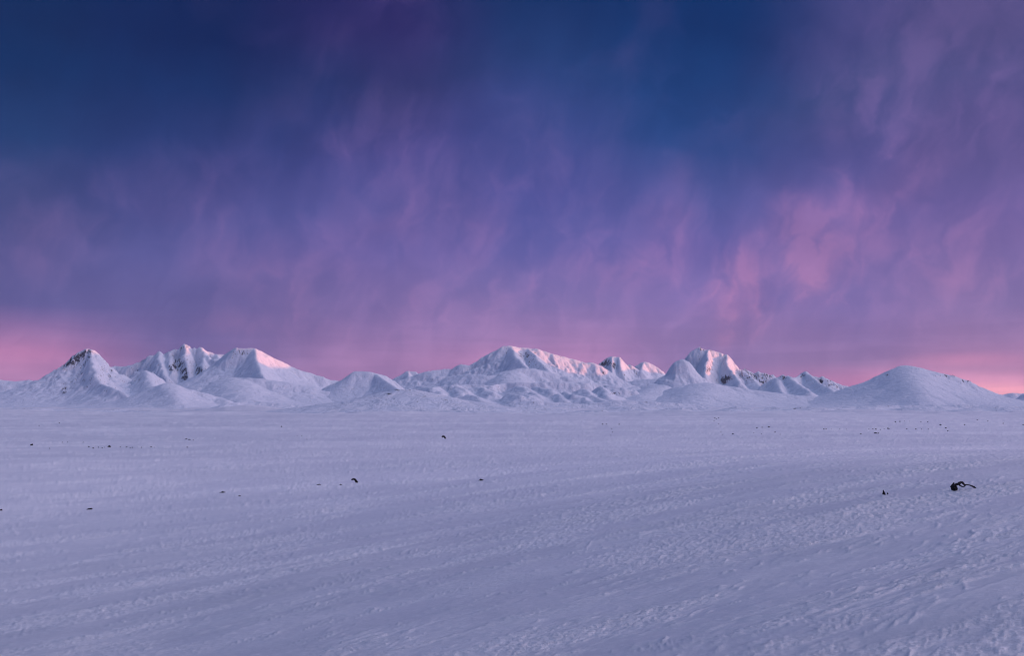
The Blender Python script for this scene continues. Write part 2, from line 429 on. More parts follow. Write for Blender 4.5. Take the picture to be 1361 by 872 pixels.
# ------------------------------------------------------------------ the snow plain: one sheet out to the horizon
front = np.linspace(-27, 27, 1010)
side = np.linspace(28, 332, 78)[1:-1]
azs = np.radians(np.concatenate([front, side]))
rows = [0.6, 2, 4, 6, 8, 9.5]
py = 1200.0
while py > 885:
    rows.append(F * CAMZ / (py - HY)); py -= 1.9
while py > 552:
    rows.append(F * CAMZ / (py - HY)); py -= 0.92
while rows[-1] < 5500: rows.append(rows[-1] * 1.0135)
while rows[-1] < 16000: rows.append(rows[-1] * 1.03)
while rows[-1] < 30000: rows.append(rows[-1] * 1.15)
rr = np.array(rows)
AZ, RR = np.meshgrid(azs, rr)
X = RR * np.sin(AZ); Y = RR * np.cos(AZ)
Z = ground_z(X, Y)
Z = np.where(RR < 9, ground_z(X, Y, False), Z)
CR, VFADE = crust(X, Y)
gobj = grid_mesh('snow_plain', X, Y, Z, M_GROUND, wrap=True, rock=CR, extra=VFADE)
gobj['kind'] = 'structure'
gobj['label'] = 'wide wind-sculpted snow plain stretching to the mountains'

# ------------------------------------------------------------------ mountains
def W3(px, py, Dk):
    d = Dk * 1000.0
    return ((px - CX) / F * d, d, CAMZ + (HY - py) / F * d)

def mountain(label, ridges, k=1.35, cell=12, crest=5, warp=(35, 260), gully=0.22, gl=110, rough=0.05, rocks=(), steep_rock=0.0,
             base=-32, foot=3.0, seed=1, screst=11, name='mountain'):
    """ridges: list of (polyline [(px, py, km)], optional slope factor). Height falls away from every ridge line."""
    P = []
    for rd in ridges:
        pl = rd[0] if isinstance(rd, tuple) and isinstance(rd[0], list) else rd
        kk = rd[1] if isinstance(rd, tuple) and isinstance(rd[0], list) else k
        P.append(([W3(*p) for p in pl], kk))
    allp = np.array([p for pl, _ in P for p in pl])
    hmax = allp[:, 2].max() - base
    kmax = max(kk for _, kk in P)
    mrg = hmax * kmax * foot * 0.8
    x0, x1 = allp[:, 0].min() - mrg, allp[:, 0].max() + mrg
    y0, y1 = allp[:, 1].min() - mrg, allp[:, 1].max() + mrg * 0.7
    ymain = P[0][0][0][1]
    cell = cell * 1.06
    xs = np.arange(x0, x1, cell)
    ys = [y0]
    yb = allp[:, 1].max() + 60
    while ys[-1] < y1:
        ys.append(ys[-1] + (cell * 1.25 if ys[-1] < yb else cell * 4))
    Xg, Yg = np.meshgrid(xs, np.array(ys))
    wa, wl = warp
    Xw = Xg + wa * 0.75 * fbm(Xg / wl, Yg / wl, 5, seed, .6) ; Yw = Yg + 1.9 * wa * fbm(Xg / wl + 40, Yg / wl, 5, seed + 5, .6)
    best = np.full(Xg.shape, -1e9); S = np.zeros(Xg.shape); U = np.full(Xg.shape, 9.0)
    off = 0.0
    for ri, (pl, kk) in enumerate(P):
        cr_ = crest if ri == 0 else screst
        for a, b in zip(pl[:-1], pl[1:]):
            vx, vy = b[0] - a[0], b[1] - a[1]
            L2 = vx * vx + vy * vy + 1e-6; L = math.sqrt(L2)
            t = np.clip(((Xw - a[0]) * vx + (Yw - a[1]) * vy) / L2, 0, 1)
            d = np.hypot(Xw - a[0] - t * vx, Yw - a[1] - t * vy)
            d = np.sqrt(d * d + cr_ * cr_) - cr_
            zr = a[2] + t * (b[2] - a[2]) - base
            u = d / (kk * np.maximum(zr, 30))
            h = zr * np.clip(1 - u / foot, 0, 1) ** foot
            w = h > best
            best = np.where(w, h, best); S = np.where(w, off + t * L, S); U = np.where(w, u, U)
            off += L
        off += 777.0
    flank = sstep(U, 0.02, 0.35) * np.clip(best / hmax, 0, 1) ** 0.6
    Sw = S + 60 * fbm(Xg / 300, Yg / 300, 3, seed + 9)
    gul = ridged(Sw / gl, U * 1.1 + Yg / 2500, 4, seed + 11, 0.62)
    iso = ridged(Xg / (gl * 2.2), Yg / (gl * 2.6), 5, seed + 13, .58)
    det = fbm(Xg / 80, Yg / 110, 4, seed + 17, .7)
    h = best * (1 - gully * flank * (1 - gul) * 0.8 - gully * 0.8 * flank * (1 - iso)) + rough * hmax * 0.5 * det * np.clip(best / hmax * 2, 0, 1)
    # rock: where the wind strips the crags
    ppx = CX + F * Xg / Yg
    ppy = HY - F * (h + base - CAMZ) / Yg
    rk = np.zeros(Xg.shape)
    for (cx_, cy_, rx_, ry_, st_) in rocks:
        q = ((ppx - cx_) / rx_) ** 2 + ((ppy - cy_) / ry_) ** 2
        rk = np.maximum(rk, st_ * .8 * np.exp(-q))
    crag = ridged(Xg / 55 + S / 200, Yg / 90, 3, seed + 23)
    h = h + rk * min(26, hmax * .06) * (crag - 0.55) * (best / hmax > 0.08)
    gy, gx = np.gradient(h, np.array(ys), xs)
    sl = np.hypot(gx, gy)
    rk = rk * (0.55 + 0.75 * sstep(sl, 0.45, 1.1)) * (0.6 + 0.8 * sstep(crag, 0.35, 0.75)) + (0.04 + 0.5 * gully) * sstep(sl, 0.45, 1.15)
    Zg = h + base
    G = far_ground(Xg, Yg)
    keep = Zg > G - 9
    edge = (best <= 0.5)
    Zg = np.where(edge, base - 30, Zg)
    o = grid_mesh(name, Xg, Yg, Zg, M_MOUNT, keep=keep & ~edge, rock=rk)
    o['kind'] = 'structure'; o['label'] = label
    return o

# far left low range, half hidden
mountain('low snowy ridge behind the left foot of the pyramid peak, cut by the frame',
  [[(-120,512,16),(-60,502,16),(0,505,16),(20,507,16),(37,505,16),(51,507,16),(75,514,16)]], k=2.0, cell=20, seed=2, rocks=[(5,525,14,9,.8)], base=-30)
mountain('pointed snow pyramid with a dark craggy summit at the far left',
  [([(20,537,10),(39,518,10),(58,507,10),(70.5,496,10),(86,489,10),(92,480,10),(99,472,10),(109,465.5,10),(116,463,10),(124,465,10),(129,472,9.95),(139,484,9.9),(152,493,9.9),(169,506,9.9),(182,521,9.9)],1.2),
   ([(119,464,10),(123,480,9.8),(126,497,9.4),(134,510,9.1),(145,514,8.8),(160,521,8.6),(176,533,8.4)],1.25),
   ([(70,497,10),(84,515,9.4),(92,530,9.0)],1.4)],
  cell=10, warp=(40,230), gully=.30, gl=60, rough=.045, crest=4, screst=8, rocks=[(94,483,9,6,.95),(110,474,13,7,.72),(117,467,8,5,.5),(100,478,16,9,.5),(135,500,30,20,.16),(86,518,8,12,.55),(100,500,25,12,.18)], seed=3)
mountain('bright rounded snow mound between the pyramid peak and the jagged range',
  [([(168,516,9.9),(176,507,9.9),(185,499,9.9),(194,492.5,9.9),(203,496,9.9),(214,503,10),(228,513,10)],.95),
   ([(194,492.5,9.9),(198,505,9.6),(201,519,9.2)],1.2)], cell=10.5, seed=4, gully=.30, gl=45, rough=.07, crest=18, screst=40, rocks=[(195,505,14,10,.22)])
mountain('jagged multi-peaked snow range with thin sunlit crests, left of the flat-topped mountain',
  [([(140,492,12.30),(148,487,12.30),(175,486,12.30),(187,481,12.30),(199,472.5,12.30),(206,471,12.30),(211,467,12.30),(216,472,12.30),(226,467,12.30),(235,463.5,12.30),(240,464.5,12.30),(246,457,12.30),(251,459,12.30),(256,463.5,12.30),(260,461.5,12.30),(263.5,465,12.30),(267,461,12.30),(272,466,12.30),(280,468.5,12.30),(288,470.5,12.30),(299,471,12.30),(315,474,12.30)],1.15),
   ([(211,467,12.30),(214,484,11.80),(220,502,11.30)],1.1),([(226,467,12.30),(227,482,11.90),(229,497,11.50)],1.1),
   ([(246,457,12.30),(246,473,12.00),(250,492,11.60),(252,508,11.10)],1.1),
   ([(267,461,12.30),(272,472,12.10),(283,478,11.90),(294,480,11.80)],1.1),([(272,472,12.10),(270,488,11.60),(272,502,11.20)],1.1),
   ([(288,470.5,12.30),(292,490,11.50),(296,506,11.00)],1.3)],
  cell=11, warp=(45,200), gully=.34, gl=75, rough=.055, rocks=[(229,489,5,6,.85),(246,498,5,10,1.0),(266,494,7,9,.7),(240,485,14,10,.4),(278,494,6,6,.45),(250,461,14,4,.35)], seed=5)
mountain('flat-topped snow mountain with a sunlit pink right shoulder',
  [([(296,478,11.60),(303,469,11.40),(308,465.5,11.20),(315,462,11.00),(327,462.6,11.00),(339,463,11.00),(350,468,11.05),(364,476,11.10),(382,484,11.20),(395,491,11.20),(412,495.5,11.30),(429,501,11.30),(445,508,11.30),(470,517,11.30)],1.2),
   ([(339,463,11.00),(341,478,10.60),(346,492,10.00),(352,504,9.40)],1.15)],
  cell=11, warp=(26,240), gully=.14, gl=130, rough=.03, rocks=[(322,468,9,4,.65),(318,474,10,5,.2)], seed=6)
mountain('broad low snow shoulder below the flat-topped mountain',
  [([(250,527,8.90),(267,515,9.10),(288,507,9.30),(313,502,9.30),(345,503,9.30),(385,509,9.30),(410,514,9.30),(432,520,9.30)],1.9),
   ([(313,502,9.30),(320,518,8.60),(326,532,8.10)],2.0)], cell=13, seed=7, gully=.20, gl=90, rough=.06, crest=60, screst=200,
  rocks=[(313,517,4,3,.7),(362,524,4,3,.5)])
mountain('small pale snow hill in front of the jagged range with a soft pointed crest',
  [([(176,534,7.5),(192,523.5,7.6),(208,513,7.6),(224,509.5,7.6),(235,513,7.6),(253,518,7.6),(270,522,7.6),(288,528,7.6),(300,532,7.5)],1.5),
   ([(224,509.5,7.6),(230,523,7.2),(237,535,6.9)],1.6)], cell=11, seed=8, gully=.10, gl=80, rough=.03, crest=40, screst=90)
# behind table mountain, filling the gap
mountain('distant low snow ridge in the gap left of the small table hill',
  [[(395,515,17),(425,507,17),(440,505,17),(455,507,17),(480,510,17),(510,507,17),(540,505,17),(590,505,17)]], k=2.2, cell=24, seed=9, base=-30)
mountain('trapezoid table-shaped snow hill left of the central mountain',
  [([(418,523,9.5),(435,513,9.5),(453,505.5,9.5),(470.5,494,9.5),(478,493.5,9.5),(487,494,9.5),(493.5,494.5,9.5),(499,496,9.5),(513,499.7,9.6),(523,506,9.6),(532,513,9.6),(545,524,9.6)],1.2),
   ([(500,497,9.5),(510,504,9.3),(520,511,9.1),(532,518,8.9)],1.1)], cell=11, seed=10, gully=.10, gl=120, rough=.025, warp=(22,300),
  rocks=[(428,524,10,3.5,1.0),(437,519,10,3,.6),(410,516,4,4,.8)])
mountain('tiny distant peak with one brightly sunlit face between the table hill and central mountain',
  [([(520,505,15),(534,497.5,15),(541,493,15),(547,493.5,15),(553,494,15),(560,499,15),(580,507,15)],1.2),([(543,493,15),(544,505,14.6)],1.1)], cell=14, seed=11, gully=.1)
mountain('large central snow mountain with a dark left face and pink sunlit right slope',
  [([(523,509,12),(545,501,12),(559,495.5,12),(576,492.6,12),(590,490.5,12),(603,490,12),(606,487,12),(613,484,12),(622,486,12),(633,481,12),(644,474.5,12),(656.5,467.5,12),(670.5,460.3,12),(677.6,459.6,12),(692,462,12.1),(704,462.5,12.1),(715,463.8,12.1),(732,470,12.1),(750,474.5,12.2),(769,479.5,12.2),(780,482.5,12.2),(787,482,12.2),(796,485.5,12.2),(812,495,12.3),(829,506,12.3),(845,515,12.3)],1.45),
   ([(680,460,12),(684,472,11.6),(697,486,11.1),(712,497,10.6),(728,510,10.0)],1.25),
   ([(704,463,12.1),(714,477,11.6),(726,490,11.1),(742,506,10.4)],1.35)],
  cell=10.5, warp=(40,260), gully=.22, gl=46, rough=.03, crest=10, screst=10, rocks=[(698,472,10,5,.5),(709,478,7,3.5,.55),(746,473.5,3,1.5,.9),(775,482,4,2.5,.7),(722,487,14,3,.35),(802,496,6,4,.3)], seed=12)
mountain('rounded snow shoulder in front of the central mountain',
  [([(600,500,10.4),(622,497,10.3),(648,499,10.2),(665,499,10.2),(679,493,10.3),(693,489,10.4),(710,490,10.4),(730,494,10.4),(750,500,10.4),(775,507,10.4),(800,513,10.3)],1.7),
   ([(679,493,10.3),(676,508,9.7),(672,522,9.2)],1.9)], cell=12.5, seed=13, gully=.20, gl=80, rough=.05, crest=40, screst=160)
_r = random.Random(77)
CRUMPLE = []
for _i in range(24):
    _a = 555 + 275 * _r.random(); _b = 512 + 14 * _r.random(); _d = 8.9 - (_b - 510) * .055
    _dx = _r.uniform(4, 20); _dy = _r.uniform(2, 9)
    CRUMPLE.append(([(_a, _b, _d), (_a + _dx * .5, _b + _dy * .35 + _r.uniform(-1, 1), _d - .12), (_a + _dx, _b + _dy, _d - .3)], _r.uniform(1.3, 2.3)))
mountain('crumpled band of small snow hillocks and gullies below the central mountain',
  [([(548,522,8.6),(575,515,8.7),(600,512,8.7),(625,511,8.8),(650,512,8.8),(672,509,8.9),(690,508,8.9),(712,509,8.9),(735,507,8.9),(760,508,9),(790,510,9),(812,513,9),(840,518,9)],1.5)]
  + CRUMPLE,
  cell=10, warp=(60,210), gully=.24, gl=60, rough=.08, seed=14, crest=14, screst=22, rocks=[(818,523,12,2.0,.5)])
mountain('craggy twin-peak with pink sunlit rock face, right of the central mountain',
  [([(780,498,15),(796,485.5,15),(804,477.5,15),(813,473.5,15),(822,474.5,15),(827,480,15),(830.5,482.5,15),(837,485,15),(843,488.5,15),(852,494,15),(875,505,15)],1.15),
   ([(813,473.5,15),(813,490,14.5),(816,505,14)],.9),([(822,474.5,15),(825,489,14.5)],.9)], cell=13, seed=15, gully=.3, gl=70, rough=.05,
  rocks=[(804,482,8,6,.8),(815,486,6,4,.7),(827,478,6,3,.4)])
mountain('small smooth conical peak glowing pink beside the large right mountain',
  [([(836,496,15.4),(843,488.3,15.3),(853.5,481,15.3),(858,480.7,15.3),(862,481.5,15.3),(873,488,15.3),(883.5,496,15.3),(895,504,15.3)],1.15),
   ([(856,481,15.3),(852,494,14.9)],1.0)], cell=14, seed=16, gully=.15, gl=90)
mountain('gentle snow saddle below the twin peak and the pink cone',
  [([(815,514,12.6),(835,507,12.8),(855,504,12.8),(880,503,12.8),(900,505,12.8)],2.0)], cell=16, seed=17, gully=.12, gl=120)
mountain('steep right mountain with a sunlit pink spur and striped rocky right wing',
  [([(870,508,13),(884,497.5,13),(894,488,13),(901,480,13),(908,477,13),(919,467,13),(924,464,13),(929,461.7,13),(933,463.5,13),(938,465.5,13),(944,465,13),(950.5,467,13),(957,468.5,13),(962,470,13),(967,472,13),(972,479,13),(980.5,487,13),(991,490.5,13),(997,494,13),(1002,496,13),(1007,493.5,13),(1012,496,13),(1016,495.5,13),(1022,498,13),(1028,498,13),(1036,504,13),(1050,513,13)],1.0),
   ([(908,477,13),(913,492,12.4),(917,508,11.9)],1.2),
   ([(940,465.5,13),(940,476,12.6),(938,487,12.2),(936,500,11.7)],.85),
   ([(966,471.5,13),(967,484,12.5),(972,494,12.1),(984,509,11.5)],.85),
   ([(982,488,13),(996,500,12.5),(1012,514,12)],1.5)],
  cell=10.5, warp=(40,190), gully=.30, gl=62, rough=.045,
  rocks=[(962,506,4,5,1.3),(966,502,5,3,1.2),(998,502,14,8,.5),(1014,500,14,6,.5),(985,498,10,8,.45),(1012,510,12,6,.42),(941,491,4,5,.6),(933,464,5,2.5,.7),(965,473,4,4,.5),(943,484,8,8,.3)], seed=18)
mountain('rounded blue-shaded knoll against the left flank of the steep right mountain',
  [([(876,506,9.9),(885,498,9.9),(893,488,9.9),(901,479.5,9.9),(906,477.5,9.9),(911,480,9.9),(914,483,10.1)],.8),
   ([(906,477.5,9.9),(914,489,10.5),(920,500,11.2)],.8)],
  cell=10, seed=19, gully=.20, gl=55, rough=.035, crest=40, screst=20, warp=(30,200))
mountain('cluster of small sharp snow ridges left of the rightmost dome',
  [([(1000,522,11),(1007,517,11),(1019,508,11),(1026,504,11),(1032,501.5,11),(1037,500.5,11),(1040.5,497.5,11),(1044,500,11),(1047.6,499,11),(1053,502.5,11),(1060,501,11.2),(1065,497,11.3),(1070.5,493.5,11.3),(1075,497,11.3),(1079,499,11.3),(1085,501,11.3),(1090,502.5,11.3),(1093,499.5,11.3),(1098,502.5,11.3),(1106,506,11.3),(1114,510,11.3),(1123,513,11.3),(1139,517,11.3),(1155,524,11.3)],1.3),
   ([(1047,499,11),(1058,509,10.6),(1075,520,10.1)],1.5),([(1070,494,11.3),(1086,507,10.9),(1106,518,10.4)],1.4),
   ([(1032,502,11),(1036,514,10.5),(1042,526,10)],1.4)],
  cell=10.5, warp=(34,180), gully=.30, gl=60, rough=.05, rocks=[(1042,501,6,3,.45),(1093,507,10,3,.6),(1102,513,10,2.5,.7),(1065,499,8,4,.5),(1082,507,8,4,.4),(1093,501,3,2,.6)], seed=20)
mountain('smooth rounded snow dome with a thin dark rim at the far right',
  [([(1126,523.5,9),(1140,517,9),(1156,509,9),(1174,499.5,9),(1186,490.5,9),(1195,486.5,9),(1204,485.6,9),(1214,487,9),(1227,490,9),(1244.5,494.5,9),(1258,497.5,9),(1271,500.5,9),(1288.5,506,9),(1297,510,9),(1306,514.5,9),(1324,523,9),(1341.5,531,9),(1357,537.6,9)],1.0),
   ([(1206,486.5,9),(1212,502,8.6),(1220,521,8.0),(1228,535,7.6)],1.6)],
  cell=12, warp=(30,420), gully=.09, gl=120, rough=.02, crest=26, screst=160,
  rocks=[(1290,507,16,1.2,1.3),(1262,499.9,26,1.0,1.15),(1178,499,6,2,1.1),(1222,490.6,16,.9,.8),(1207,493,10,.9,.6)], seed=21)
mountain('distant blue-grey low range at the right edge behind the dome',
  [[(1290,532,22),(1316,526,22),(1327,524,22),(1334,524.5,22),(1345,522,22),(1361,523.5,22),(1400,518,22),(1470,521,22),(1560,510,22)]], k=2.5, cell=34, seed=22, base=-40)
mountain('pale flat snow spur between the crumpled hillocks and the right foothill',
  [([(828,518,9.6),(850,513,9.8),(866,510,9.8),(887,510.2,9.8),(903,512.5,9.8)],2.2),([(880,510.5,9.8),(868,517,9.3),(850,526,8.8)],2)], cell=13, seed=23, gully=.10, gl=100, rough=.03, crest=60, screst=160)
mountain('long smooth snow foothill below the steep right mountain',
  [([(878,524,9.2),(892,518,9.2),(906,513.5,9.2),(922,510.5,9.2),(937,509,9.2),(952,510.5,9.2),(972,514,9.2),(1000,518.5,9.2),(1030,522,9.2),(1065,526,9.2),(1110,530,9.2)],2.3),
   ([(935,509,9.2),(928,522,8.5),(918,534,8.0)],2.2)], cell=12, seed=24, gully=.12, gl=140, rough=.03, crest=80, screst=240)
mountain('low foreground snow hill with a dark rocky crest left of centre',
  [([(455,540,1.922),(470.5,536.5,1.891),(485,532,1.860),(499,527,1.860),(514.6,522.3,1.860),(524,520,1.860),(534,518.5,1.860),(543,518,1.860),(552,519.3,1.860),(567.5,524.5,1.860),(580,527.5,1.860),(594,530.5,1.860),(617,535,1.860),(640,540,1.860),(665,545,1.860)],4.2)], cell=3.4, warp=(5,60), gully=.05, gl=30, rough=.025, crest=16, screst=40, foot=3.0, base=-23,
  rocks=[(534,519.2,19,.8,1.9),(548,520.8,4,.9,1.9),(514,523.6,8,.8,1.5),(566,527.4,6,.9,1.2),(590,535,24,5,.55),(604,534,14,1.2,.8)], seed=25, name='hill')
# low rises on the middle plain
LOW = [('long low snow bank at the foot of the broad shoulder on the left', [(300,537,5.5),(330,533,5.6),(360,535,5.6),(395,539,5.6)], 31),
       ('thin snow bank with a dark broken edge right of the low foreground hill', [(655,541,5.2),(690,535,5.2),(715,533,5.2),(745,535.5,5.2),(790,539,5.2)], 32),
       ('low snow bank below the central mountain, facing right', [(770,537,5.6),(820,532.5,5.6),(860,533.5,5.6),(900,536,5.6),(935,540,5.6)], 33),
       ('small snow mound with a dark curved brow below the long foothill', [(955,546,3.0),(968,543,3.0),(980,541,3.0),(992,542,3.0),(1006,546,3.0)], 34),
       ('pair of low snow swells right of the small curved mound', [(1012,543,3.6),(1030,541,3.6),(1052,542,3.6),(1075,540.5,3.6),(1095,544,3.6)], 35),
       ('wide low snow terrace under the rightmost dome', [(1120,541,4.2),(1170,539,4.2),(1220,538.5,4.2),(1280,538,4.2),(1330,540,4.2),(1380,541,4.2)], 36),
       ('low snow terrace with dark edge at the foot of the pyramid peak', [(-30,545,4.2),(20,543,4.2),(60,543.5,4.2),(110,545,4.2)], 37),
       ('snow bank with a dark hollow beside it below the table hill', [(870,547,2.8),(893,542.5,2.8),(915,541.5,2.8),(935,544,2.8),(950,548,2.8)], 38)]
for lb, pl, sd in LOW:
    Dm = pl[0][2]
    mountain(lb, [(pl, 2.6)], cell=Dm * 1.15, warp=(14, 120), gully=.25, gl=45, rough=.12, crest=12, base=-30 if Dm > 3.5 else -24, foot=2.4, seed=sd, name='snow_bank',
             rocks=[(pl[1][0] + 8, pl[1][1] + 1.2, 12, .9, .75), (pl[2][0] - 2, pl[2][1] + 1.5, 16, .9, .65)])

BANKS = [(905,544.5,3.0,34,'low snow bank with a shaded hollow on its right, below the long foothill'),(992,542.2,3.2,26,'small rounded bank with a dark brow, right of the shaded hollow'),
         (1042,543.5,3.1,22,'small bank right of the dark-browed one'),(1083,542,3.3,26,'snow bank trailing down to the right, left of the rightmost dome'),(1112,541.5,3.6,18,'bright little bank near the left foot of the rightmost dome'),
         (716,541,3.6,30,'thin bank with a dark lip below the central mountain'),(712,549,2.3,38,'lower thin bank nearer than the one with the dark lip'),(846,540.5,3.8,40,'long thin bank below the flat snow spur'),
         (1172,540.5,3.9,30,'long bank under the left foot of the rightmost dome'),(1240,540.2,3.9,46,'long bank with a dark line under the middle of the rightmost dome'),(1318,541.5,3.6,34,'flat bank near the right foot of the rightmost dome'),
         (436,551.5,1.9,16,'small bank beside a hollow left of the low foreground hill'),(52,543,3.8,44,'low bank with dark specks below the pyramid peak'),(150,544.5,3.4,40,'faint long bank right of the pyramid peak foot'),
         (320,541,4.0,50,'pale bank below the broad left shoulder'),(790,545,2.8,30,'faint short bank right of centre'),(1150,547,2.6,50,'faint long bank on the right plain'),(1290,549,2.2,36,'short nearer bank on the right plain')]
_r = random.Random(9)
for bx, by, bd, bw, lb in BANKS:
    bd = bd * .8
    pts = []
    for i in range(7):
        t = i / 6 * 2 - 1
        pts.append((bx + t * bw * 1.5, by + 5.5 * abs(t) ** 1.8 + _r.uniform(-.3, .3), bd + .06 * t + _r.uniform(-.05, .05)))
    mountain(lb, [(pts, 3.0)], cell=bd * 1.6, warp=(16, 130), gully=.06, gl=60, rough=.025, crest=18, screst=3, base=-19 - 2.6 * bd, foot=2.2, seed=int(bx), name='snow_bank',
             rocks=[(bx + bw * .2, by + .8, bw * .45, .5, .5)])

# ------------------------------------------------------------------ unseen range added east of the frame, crest shaped to shadow the lower slopes
def added_range():
    prof_t = np.array([-6000, -3000, 0, 5000, 9177, 9700, 10200, 10600, 11000, 11437, 11650, 11820, 12100, 12600, 13223, 14000, 14531, 15013, 15392, 16500, 19000, 22000])
    prof_h = np.array([150, 330, 360, 560, 610, 545, 495, 500, 665, 724, 620, 420, 380, 424, 472, 515, 525, 562, 495, 560, 480, 200])
    Tx, Ty = Sy * -1.0, Sx
    if Ty < 0: Tx, Ty = -Tx, -Ty
    t = np.arange(-6500, 22500, 70.0); d = np.concatenate([np.arange(-2600, 2600, 70.0)])
    Tt, Dd = np.meshgrid(t, d)
    Dw = Dd + 120 * fbm(Tt / 900, Dd / 900, 4, 3) * sstep(np.abs(Dd), 20, 500)
    hr = np.interp(Tt, prof_t, prof_h) + 14 * fbm(Tt / 350, Tt * 0 + .5, 4, 8)
    u = np.abs(Dw) / (1.5 * hr)
    h = (hr + 60) * np.clip(1 - u / 3, 0, 1) ** 3
    h = h * (1 - .25 * sstep(u, .05, .5) * (1 - ridged(Tt / 260, Dd / 700, 4, 9)))
    Dc = 6000.0
    Xr = Sx * (Dc + Dd) + Tx * Tt; Yr = Sy * (Dc + Dd) + Ty * Tt
    o = grid_mesh('added_shadow_range', Xr, Yr, h - 60, M_MOUNT, keep=(h > 3), rock=.35 * sstep(ridged(Tt / 200, Dd / 300, 3, 19), .6, .9))
    o['kind'] = 'structure'; o['label'] = 'unseen snowy range added beyond the right edge to shadow the lower slopes'
added_range()

# ------------------------------------------------------------------ rocks poking through the snow
def ground_pt(px, py):
    D = F * CAMZ / (py - HY)
    for _ in range(12):
        x = (px - CX) / F * D
        z = float(ground_z(np.array([x]), np.array([D]))[0])
        D = 0.5 * D + 0.5 * F * (CAMZ - z) / (py - HY)
    x = (px - CX) / F * D
    z = float(ground_z(np.array([x]), np.array([D]))[0])
    return x, D, z
def tube(bm, pts, seg=8, jag=0.25, seed=0, squash=1.0):
    """tapering irregular rock bar: pts = [(x, y, z, radius)]"""
    rnd = random.Random(seed)
    rings = []
    n = len(pts)
    for i, (x, y, z, r) in enumerate(pts):
        a = pts[max(i - 1, 0)]; b = pts[min(i + 1, n - 1)]
        tx, tz = b[0] - a[0], b[2] - a[2]
        L = math.hypot(tx, tz) or 1
        nx, nz = -tz / L, tx / L
        ring = []
        for s in range(seg):
            th = 2 * math.pi * s / seg + rnd.uniform(-.2, .2)
            rr_ = r * (1 + rnd.uniform(-jag, jag))
            ring.append(bm.verts.new((x + nx * math.cos(th) * rr_, y + math.sin(th) * rr_ * squash, z + nz * math.cos(th) * rr_)))
        rings.append(ring)
    for r0, r1 in zip(rings[:-1], rings[1:]):
        for s in range(seg):
            bm.faces.new((r0[s], r0[(s + 1) % seg], r1[(s + 1) % seg], r1[s]))
    bm.faces.new(rings[0][::-1]); bm.faces.new(rings[-1])
def lump(bm, c, sx, sy, sz, seed=0, sub=2, jag=0.3):
    r = bmesh.ops.create_icosphere(bm, subdivisions=sub, radius=1.0)
    rnd = random.Random(seed)
    ox, oy = rnd.uniform(0, 90), rnd.uniform(0, 90)
    for v in r['verts']:
        n = float(perlin(np.array([v.co.x * 1.7 + ox + v.co.z]), np.array([v.co.y * 1.7 + oy - v.co.z * .7]))[0])
        f = 1 + jag * n * 1.8 + rnd.uniform(-.07, .07)
        v.co = (c[0] + v.co.x * sx * f, c[1] + v.co.y * sy * f, c[2] + v.co.z * sz * f)
def finish(bm, name, loc, label, cat, group=None):
    bmesh.ops.recalc_face_normals(bm, faces=bm.faces)
    me = bpy.data.meshes.new(name); bm.to_mesh(me); bm.free()
    me.materials.append(M_ROCK)
    o = bpy.data.objects.new(name, me); col.objects.link(o)
    o.location = loc; o['label'] = label; o['category'] = cat
    if group: o['group'] = group
    return o
def S(pts, D):   # sizes in photograph pixels at distance D -> metres
    k = D / F
    return [(a * k, b * k, c * k, d * k) for a, b, c, d in pts]

x, y, z = ground_pt(1279, 651)
bm = bmesh.new(); k = y / F
lump(bm, (-10.5 * k, 0, 2.2 * k), 3.3 * k, 4 * k, 3.6 * k, 5, 3, .5)
lump(bm, (-8.2 * k, .1, 4.2 * k), 2.4 * k, 2.4 * k, 2.2 * k, 15, 2, .5)
tube(bm, S([(-13,0,2,3.4),(-12,0,5,2.4),(-11.3,0,8.2,1.1),(-11,0,9.6,.3)], y), 8, .3, 3)
tube(bm, S([(-16,0,4.4,.5),(-14,0,4.2,1.0),(-10,0,4,1.6)], y), 7, .3, 4)
tube(bm, S([(-9,0,7.0,1.3),(-6,0,7.2,1.6),(-4,0,8.4,1.8),(-2,0,9.8,1.6),(0,0,9.2,1.5),(2,0,7,1.2),(3.6,0,4.8,1.0),(1.5,0,3.4,.8),(-1,0,4.0,.6)], y), 8, .3, 6)
tube(bm, S([(-5,0,8,1.4),(-3.4,0,5.8,1.1),(-1.4,0,4.4,.9)], y), 7, .3, 8)
tube(bm, S([(2.5,0,6.4,1.0),(6,0,6.6,.8),(10,0,5.9,.8),(13,0,4.6,1.1),(16,0,3.2,1.2),(18,0,2.2,.5)], y), 7, .3, 9)
tube(bm, S([(-14,0,-2,1.5),(-11,0,-.5,2.2),(-8,0,2,2)], y), 7, .3, 10)
finish(bm, 'rock_outcrop', (x, y, z), 'largest dark rock outcrop with a small arch and long thin arm, in snow at right', 'rock')
x, y, z = ground_pt(1175, 658)
bm = bmesh.new()
tube(bm, S([(0,0,-1,2.2),(0,0,1.5,1.9),(-.4,0,3.8,1.3),(-1,0,5.6,.7),(-1.2,0,6.8,.15)], y), 8, .22, 11)
finish(bm, 'rock_spike', (x, y, z), 'upright dark fin-shaped rock spike left of the largest outcrop', 'rock')
x, y, z = ground_pt(1180, 658)
bm = bmesh.new()
tube(bm, S([(0,0,-1,1.4),(0,0,1,1.1),(-.3,0,2.4,.5),(-.5,0,3.1,.1)], y), 7, .3, 12)
finish(bm, 'rock', (x, y, z), 'very small dark stone just right of the upright rock spike', 'rock')
x, y, z = ground_pt(472, 642)
bm = bmesh.new()
tube(bm, S([(-4.8,0,3.6,.7),(-3.6,0,4.8,1.1),(-1.6,0,5.1,1.2),(0,0,4.4,1.4),(1.2,0,2.8,1.6),(2.2,0,1.0,1.6),(2.8,0,-.8,1.0)], y), 8, .28, 13)
finish(bm, 'rock_hook', (x, y, z), 'black hook-shaped rock curling out of the snow left of centre', 'rock')
